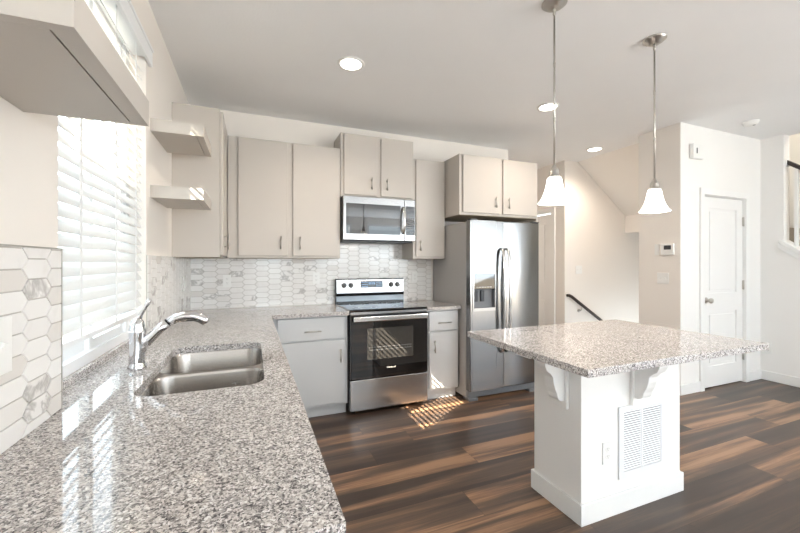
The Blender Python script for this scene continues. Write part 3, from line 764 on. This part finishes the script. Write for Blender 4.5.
# freezer door with the dispenser recess cut out of it
ZB, ZT = 0.105, 1.748
dl.box((qx0+0.002, qf, ZB), (dxa, -0.722, ZT), 0.006); dl.box((dxb, qf, ZB), (qs-0.003, -0.722, ZT), 0.006)
dl.box((dxa-0.004, qf, ZB), (dxb+0.004, -0.722, dza), 0.0); dl.box((dxa-0.004, qf, dzb), (dxb+0.004, -0.722, ZT), 0.0)
dl.box((dxa-0.004, qf+0.055, dza), (dxb+0.004, -0.722, dzb))
def bow(mb, xa, xb, amt=0.016):
    bmesh.ops.subdivide_edges(mb.bm, edges=[e for e in mb.bm.edges if abs(e.verts[0].co.x-e.verts[1].co.x) > 0.1], cuts=12)
    for v in mb.bm.verts:
        if v.co.y < -0.76:
            u = (v.co.x-(xa+xb)/2)/((xb-xa)/2); v.co.y += amt*u*u
dlo = dl.obj('freezer_door', M['steelv'], fg)
di = MB(); b_ = 0.012
di.box((dxa, qf-0.003, dza), (dxa+b_, qf+0.054, dzb)); di.box((dxb-b_, qf-0.003, dza), (dxb, qf+0.054, dzb)); di.box((dxa+b_, qf-0.003, dzb-b_), (dxb-b_, qf+0.054, dzb)); di.box((dxa+b_, qf-0.003, dza), (dxb-b_, qf+0.054, dza+0.03))
dio = di.obj('dispenser', M['steel'], dlo)
MB().box((dxa+b_, qf+0.001, 1.085), (dxb-b_, qf+0.05, dzb-b_), 0.002).obj('dispenser_panel', M['blackglass'], dlo)
MB().box((dxa+b_, qf+0.049, dza+0.03), (dxb-b_, qf+0.0545, 1.085)).obj('dispenser_cavity', M['midgrey'], dlo)
for x in (2.535, 2.61): MB().box((x-0.022, qf+0.03, 0.96), (x+0.022, qf+0.048, 1.07), 0.006).obj('dispenser_paddle', M['darkgrey'], dlo)
for i in range(6): MB().box((2.52+i*0.03, qf-0.0002, 1.10), (2.54+i*0.03, qf+0.0012, 1.106)).obj('dispenser_button', M['plastic'], dlo)
drr = MB(); drr.box((qs+0.003, qf, ZB), (qx1-0.002, -0.722, ZT), 0.008, 3); bow(drr, qs+0.003, qx1-0.002)
drro = drr.obj('refrigerator_door', M['steelv'], fg)
for x, pr in ((qs-0.036, dlo), (qs+0.028, drro)):
    m = MB(); m.tube([(x, qf-0.001, 1.475), (x, qf-0.032, 1.462), (x, qf-0.052, 1.40), (x, qf-0.066, 1.20), (x, qf-0.070, 1.05), (x, qf-0.066, 0.90), (x, qf-0.052, 0.62), (x, qf-0.032, 0.475), (x, qf-0.001, 0.46)], 0.017, 14, 0.65, (0, -1, 0.001)); m.obj('door_handle', M['steelr'], pr)
kg = MB(); kg.box((qx0+0.02, -0.735, 0.028), (qx1-0.02, -0.716, 0.098), 0.002)
for i in range(5): kg.box((qx0+0.12, -0.7365, 0.040+i*0.011), (qx1-0.12, -0.735, 0.045+i*0.011))
kg.obj('kick_grille', M['midgrey'], fg)
for x in (qx0+0.06, qx1-0.06): MB().box((x-0.05, -0.765, 0.0005), (x+0.05, -0.65, 0.029), 0.004).obj('foot', M['midgrey'], fg)
for x in (qx0+0.05, qx1-0.05): MB().box((x-0.04, -0.79, 1.7482), (x+0.04, -0.735, 1.762), 0.004).obj('hinge_cover', M['darkgrey'], fg)

# ================================================================== ISLAND
ix0, ix1, iy0, iy1 = 2.080, 2.862, -2.396, -2.06
isl = thing('kitchen_island', ((ix0+ix1)/2, (iy0+iy1)/2, 0), 'white painted island base with corbels beneath the granite top', 'kitchen island')
MB().box((ix0, iy0, 0), (ix1, iy1, CT-0.035), 0.002).obj('base', M['wall2'], isl)
bb = MB(); t_ = 0.014
bb.box((ix0-t_, iy0-t_, 0.0), (ix1+t_, iy0-0.0002, 0.108), 0.003); bb.box((ix0-t_, iy1+0.0002, 0.0), (ix1+t_, iy1+t_, 0.108), 0.003)
bb.box((ix0-t_, iy0, 0.0), (ix0-0.0002, iy1, 0.108), 0.003); bb.box((ix1+0.0002, iy0, 0.0), (ix1+t_, iy1, 0.108), 0.003)
bb.obj('baseboard', M['trim'], isl)
def corbel(c, d):
    """bracket at wall point c (x,y) projecting along unit 2D direction d"""
    top = CT-0.036; m = MB()
    prof = [(0.018, top-0.0245), (0.168, top-0.0245), (0.168, top-0.045), (0.152, top-0.055), (0.148, top-0.080), (0.136, top-0.105), (0.112, top-0.122), (0.096, top-0.142), (0.092, top-0.172), (0.082, top-0.205), (0.068, top-0.232), (0.064, top-0.252), (0.055, top-0.266), (0.038, top-0.274), (0.018, top-0.275)]
    t = MB(); t.prism(prof, 'y', -0.035, 0.035, 0.002)
    t.box((0.0005, -0.05, top-0.315), (0.019, 0.05, top-0.0245), 0.002); t.box((0.0005, -0.055, top-0.024), (0.262, 0.05, top-0.0005), 0.002)
    a = math.atan2(d[1], d[0]); xf(t, Matrix.Translation((c[0], c[1], 0)) @ Matrix.Rotation(a, 4, 'Z')); return t.obj('corbel', M['trim'], isl)
corbel((ix0, -2.270), (-1, 0)); corbel((2.485, iy0), (0, -1)); corbel((ix1, -2.262), (1, 0))
# return air grille on island front
gr = thing('air_return_grille', (2.533, iy0, 0.175), 'white louvered air return grille on front of the island', 'vent')
m = MB(); gy = iy0-0.0002
gx0, gx1, gz0, gz1 = 2.345, 2.706, 0.175, 0.562
m.box((gx0, gy-0.008, gz0), (gx0+0.036, gy, gz1)); m.box((gx1-0.022, gy-0.008, gz0), (gx1, gy, gz1))
for a, b in ((gx0+0.036, 2.518), (2.533, gx1-0.022)):
    m.box((a, gy-0.008, gz0), (b, gy, gz0+0.036)); m.box((a, gy-0.008, gz1-0.024), (b, gy, gz1))
m.box((2.518, gy-0.008, gz0), (2.533, gy, gz1))
m.obj('frame', M['vent'], gr)
MB().box((gx0+0.0365, gy-0.001, gz0+0.0365), (gx1-0.0225, gy-0.0002, gz1-0.0245)).obj('back_plate', M['ventdark'], gr)
lv = MB(); z = gz0+0.040
while z < gz1-0.03:
    for a, b in ((gx0+0.036, 2.518), (2.533, gx1-0.022)):
        lv.prism([(gy-0.0040, z+0.0070), (gy-0.0072, z+0.0005), (gy-0.0080, z+0.0015), (gy-0.0048, z+0.0080)], 'x', a, b)
    z += 0.0125
lv.obj('louvers', M['vent'], gr)

# ================================================================== OUTLETS / SWITCHES / WALL DEVICES
def plate(name, c, normal, kind, label, cat, gang=1, group=None, sc=1.0):
    """wall plate; built facing -y then turned so that its face looks along `normal`"""
    r = thing(name, c, label, cat, group)
    wd = (0.070+0.046*(gang-1))*sc; ht = 0.115*sc
    ang = math.atan2(normal[1], normal[0])+PI/2
    Rm = Matrix.Rotation(ang, 4, 'Z'); T = Matrix.Translation(c)
    m = MB(); m.box((-wd/2, -0.006, -ht/2), (wd/2, -0.0003, ht/2), 0.002); xf(m, T @ Rm); m.obj('plate', M['plastic'], r)
    for g in range(gang):
        gx = (g-(gang-1)/2)*0.046*sc
        if kind == 'outlet':
            for s in (-1, 1):
                m = MB(); m.prism([(gx+0.0165*math.cos(a)*sc, s*0.0195*sc+0.0145*math.sin(a)*sc) for a in [2*PI*i/20 for i in range(20)]], 'y', -0.0078, -0.0058); xf(m, T @ Rm); so = m.obj('socket', M['plastic'], r)
                m = MB()
                for dx in (-0.006, 0.006): m.box((gx+dx*sc-0.0012, -0.0082, s*0.0195*sc-0.001), (gx+dx*sc+0.0012, -0.0079, s*0.0195*sc+0.007))
                m.box((gx-0.002, -0.0082, s*0.0195*sc-0.009), (gx+0.002, -0.0079, s*0.0195*sc-0.005)); xf(m, T @ Rm); m.obj('slots', M['slot'], so)
        else:
            m = MB(); m.box((gx-0.005, -0.0075, -0.012), (gx+0.005, -0.0058, 0.012), 0.0005); m.prism([(-0.0075, -0.003), (-0.016, 0.006), (-0.0075, 0.008)], 'x', gx-0.0035, gx+0.0035); xf(m, T @ Rm); m.obj('toggle', M['plastic'], r)
    return r
plate('wall_outlet', (0.307, -0.0092, 1.168), (0, -1), 'outlet', 'white outlet on tile backsplash near the left corner', 'outlet')
plate('wall_outlet', (1.125, -0.0092, 1.183), (0, -1), 'outlet', 'white outlet on tile backsplash just left of the range', 'outlet')
plate('wall_outlet', (2.220, -0.0092, 1.178), (0, -1), 'outlet', 'white outlet on tile backsplash between range and refrigerator', 'outlet')
plate('wall_outlet', (0.0092, -0.42, 1.17), (1, 0), 'outlet', 'white outlet on left wall tile, seen edge-on behind the faucet', 'outlet')
plate('wall_outlet', (2.262, iy0, 0.337), (0, -1), 'outlet', 'white outlet on island front left of the air grille', 'outlet')
plate('wall_outlet', (5.98, -1.47, 0.36), (-1, 0), 'outlet', 'white outlet low on right wall past the island corner', 'outlet')
plate('light_switch', (0.0092, -2.746, 1.155), (1, 0), 'switch', 'white double switch plate on near left marble tile', 'light switch', 2, None, 1.1)
plate('light_switch', (4.54, -1.232, 1.176), (-1, 0), 'switch', 'white double switch plate below the thermostat', 'light switch', 2)
plate('light_switch', (4.80, 0.083, 1.24), (0, -1), 'switch', 'white double switch plate on stair wall above the handrail', 'light switch', 2)
th = thing('thermostat', (4.54, -1.285, 1.478), 'white thermostat with grey screen on the pantry side wall', 'thermostat')
MB().box((4.515, -1.350, 1.42), (4.5397, -1.220, 1.535), 0.006).obj('case', M['plastic'], th)
MB().box((4.5138, -1.325, 1.475), (4.5152, -1.255, 1.518)).obj('screen', M['darkgrey'], th)
MB().box((4.530, -1.200, 1.42), (4.5397, -1.150, 1.535)).obj('wall_plate', M['plastic'], th)
dc = thing('door_chime', (4.76, -1.402, 2.40), 'white door chime box high on wall left of pantry door', 'door chime')
MB().box((4.675, -1.445, 2.405), (4.845, -1.4025, 2.555), 0.006).obj('case', M['plastic'], dc)
MB().box((4.722, -1.4465, 2.455), (4.738, -1.444, 2.51)).obj('chime_slot', M['darkgrey'], dc)
sd = thing('smoke_detector', (5.19, -1.67, H), 'round white smoke detector on ceiling near the pantry', 'smoke detector')
MB().lathe([(0, -0.036), (0.045, -0.036), (0.055, -0.030), (0.062, -0.012), (0.066, -0.010), (0.066, -0.0003), (0, -0.0003)], (5.19, -1.67, H), 'z', 32).obj('cover', M['plastic'], sd)
MB().lathe([(0, -0.0385), (0.010, -0.0385), (0.012, -0.0363), (0, -0.0363)], (5.205, -1.69, H), 'z', 16).obj('test_button', M['midgrey'], sd)

# ================================================================== PENDANTS
def pendant(x, y, label):
    r = thing('pendant_lamp', (x, y, H), label, 'pendant lamp', 'pendant lamps over the island')
    MB().lathe([(0, -0.0003), (0.066, -0.0003), (0.066, -0.006), (0.055, -0.011), (0.052, -0.018), (0.036, -0.022), (0.033, -0.03), (0.014, -0.034), (0, -0.034)], (x, y, H), 'z', 36).obj('canopy', M['nickel'], r)
    lk = MB(); lk.lathe([(0.004, -0.033), (0.010, -0.038), (0.010, -0.046), (0.004, -0.050)], (x, y, H), 'z', 16)
    lk.lathe([(0.0045, -0.048), (0.0085, -0.054), (0.0085, -0.064), (0.0045, -0.07)], (x, y, H), 'z', 16); lk.obj('swivel', M['nickel'], r)
    rd = MB(); rd.tube([(x, y, H-0.066), (x, y, 1.85)], 0.0052, 12)
    for z in (2.42, 2.12): rd.tube([(x, y, z-0.012), (x, y, z+0.012)], 0.0064, 12)
    rd.obj('rod', M['nickel'], r)
    MB().lathe([(0, 1.872), (0.009, 1.872), (0.013, 1.862), (0.022, 1.848), (0.026, 1.828), (0.026, 1.812), (0.031, 1.808), (0.031, 1.800), (0, 1.800)], (x, y, 0), 'z', 28).obj('socket', M['nickel'], r)
    pr = [(0.030, 1.806), (0.036, 1.801), (0.040, 1.785), (0.043, 1.765), (0.048, 1.742), (0.055, 1.718), (0.065, 1.695), (0.077, 1.676), (0.086, 1.664)]
    inn = [(a-0.004, b-0.001) for a, b in reversed(pr)]
    sh = MB(); sh.lathe(pr+inn, (x, y, 0), 'z', 40); sh.obj('lamp_shade', M['shade'], r)
    MB().lathe([(0, 1.695), (0.016, 1.70), (0.024, 1.72), (0.022, 1.745), (0.012, 1.775), (0.012, 1.7995), (0, 1.7995)], (x, y, 0), 'z', 20).obj('bulb', M['shade'], r)
    lamp('pendant_glow', 'POINT', (x, y, 1.64), 6, (1.0, 0.92, 0.84), shadow_soft_size=0.05)
    return r
pendant(2.057, -2.24, 'left pendant lamp with bell glass shade, nearer the refrigerator')
pendant(2.898, -2.225, 'right pendant lamp with bell glass shade, in front of the pantry wall')
# recessed downlights
def downlight(x, y, label, e):
    r = thing('recessed_light', (x, y, H), label, 'ceiling light', 'recessed ceiling lights')
    MB().lathe([(0.076, -0.0055), (0.080, -0.008), (0.094, -0.005), (0.098, -0.0003), (0.076, -0.0003)], (x, y, H), 'z', 36).obj('trim_ring', M['plastic'], r)
    MB().lathe([(0, -0.004), (0.075, -0.004), (0.075, -0.0006), (0, -0.0006)], (x, y, H), 'z', 32).obj('lens', M['lens'], r)
    lamp('downlight_beam', 'SPOT', (x, y, H-0.03), e, (1.0, 0.86, 0.72), spot_size=math.radians(150), spot_blend=0.8, shadow_soft_size=0.06)
downlight(1.178, -1.222, 'round recessed ceiling light nearest the window', 28)
downlight(3.027, -1.184, 'round recessed ceiling light behind the left pendant rod', 28)
downlight(3.95, 1.7, 'added recessed ceiling light, out of view in the hall, lighting the hall door', 30)  # lamp added out of view to brighten the hall door
downlight(4.50, -0.431, 'round recessed ceiling light at the stair opening', 40)

# ================================================================== STAIR PARTS
hr = thing('stair_handrail', (4.61, 0.03, 0.87), 'dark handrail descending on wall of the stair opening', 'handrail')
sl_ = -0.64
px = lambda x: (x, 0.028, 0.876+sl_*(x-4.60))
m = MB(); m.tube([(4.575, 0.075, 0.885), (4.583, 0.045, 0.887), px(4.605), px(5.2), px(6.6)], 0.021, 14); m.obj('rail', M['rail'], hr)
for x in (4.80, 5.6, 6.4):
    p = px(x); MB().tube([(x, 0.081, p[2]-0.085), (x, 0.05, p[2]-0.085), (x, 0.032, p[2]-0.06), (x, 0.028, p[2]-0.018)], 0.006, 8).lathe([(0, 0), (0.026, 0), (0.024, 0.006), (0, 0.007)], (x, 0.0825, p[2]-0.085), 'y', 18).obj('bracket', M['nickel'], hr)
st = thing('lower_stairs', (5.7, -0.4, -2.0), 'carpeted stairs going down through the opening beside the pantry', 'stairs')
m = MB()
for i in range(8):
    m.box((4.68+i*0.26, -0.965, -2.0), (4.68+(i+1)*0.26, 0.078, -0.185*(i+1)), 0.01)
m.obj('treads', M['carpet'], st)
us = thing('upper_stairs', (6.6, -2.4, 0), 'carpeted stairs climbing behind the right wall railing', 'stairs')
m = MB(); rs = 0.82
y = -3.44; 
for i in range(9):
    z = cap(y)+0.06+0.0
    m.box((6.14, y, 0.0), (7.055, y+0.22, max(0.12, z)), 0.01); y += 0.22
y_end = y
m.box((6.14, y, 0), (7.055, -0.97, cap(y)+0.06), 0.01)
m.obj('treads', M['carpet'], us)
MB().prism([(-3.44, cap(-3.44)+0.16), (-3.44, cap(-3.44)+0.34), (y_end, cap(y_end)+0.34), (y_end, cap(y_end)+0.16)], 'x', 7.056, 7.078).obj('skirt_board', M['trim'], us)
sr = thing('stair_railing', (6.04, -1.6, 1.6), 'white baluster railing with dark handrail at right edge', 'railing')
hl = lambda y: 2.476+0.82*(y+1.60)
m = MB(); m.prism([(-1.6015, hl(-1.6015)-0.04), (-1.6015, hl(-1.6015)+0.012), (-3.44, hl(-3.44)+0.012), (-3.44, hl(-3.44)-0.04)], 'x', 6.015, 6.065, 0.008); m.obj('handrail', M['rail'], sr)
y = -1.685
while y > -3.42:
    MB().prism([(y-0.016, cap(y-0.016)+0.0005), (y+0.016, cap(y+0.016)+0.0005), (y+0.016, hl(y+0.016)-0.0405), (y-0.016, hl(y-0.016)-0.0405)], 'x', 6.024, 6.056).obj('baluster', M['trim'], sr); y -= 0.105
MB().box((6.005, -1.615, 2.40), (6.075, -1.601, 2.48), 0.003).obj('wall_rosette', M['trim'], sr)
lamp('stairwell_fill_light', 'AREA', (6.6, -2.6, 4.5), 22, (1.0, 0.93, 0.78), shape='RECTANGLE', size=0.7, size_y=2.0, rot=(0, 0, 0))  # area lamp added overhead to brighten the stairwell

# ================================================================== NEIGHBOUR HOUSE seen through the blind, eave shaped to keep sun off the lower window
nb = thing('neighbour_house', (-7, -3, -0.3), 'pale sided neighbouring house outside the window', 'house')
nx, eave = -4.3, 5.80
m = MB(); m.box((-12, -12, -0.3), (nx, 8, eave-0.2)); 
for i in range(31): m.prism([(nx-0.001, i*0.19-0.25), (nx+0.016, i*0.19-0.25), (nx-0.001, i*0.19-0.07)], 'y', -12, 8)
m.obj('siding_wall', M['siding'], nb)
m = MB(); m.prism([(nx+0.05, eave-0.2), (nx+0.05, eave-0.05), (-8.1, eave+1.9), (-12.2, eave-0.05), (-12.2, eave-0.2)], 'y', -12.3, 8.3); m.obj('roof', M['roof'], nb)
for y, z, wd, ht in ((-2.6, 0.9, 1.1, 1.3), (-0.4, 0.9, 1.1, 1.3), (-2.0, 3.6, 1.4, 1.2), (1.8, 1.2, 0.9, 1.1)):
    f = MB(); f.box((nx+0.0, y-0.08, z-0.08), (nx+0.04, y+wd+0.08, z+ht+0.08)); fo = f.obj('window', M['vinyl'], nb)
    MB().box((nx+0.041, y, z), (nx+0.045, y+wd, z+ht)).obj('pane', M['extglass'], fo)
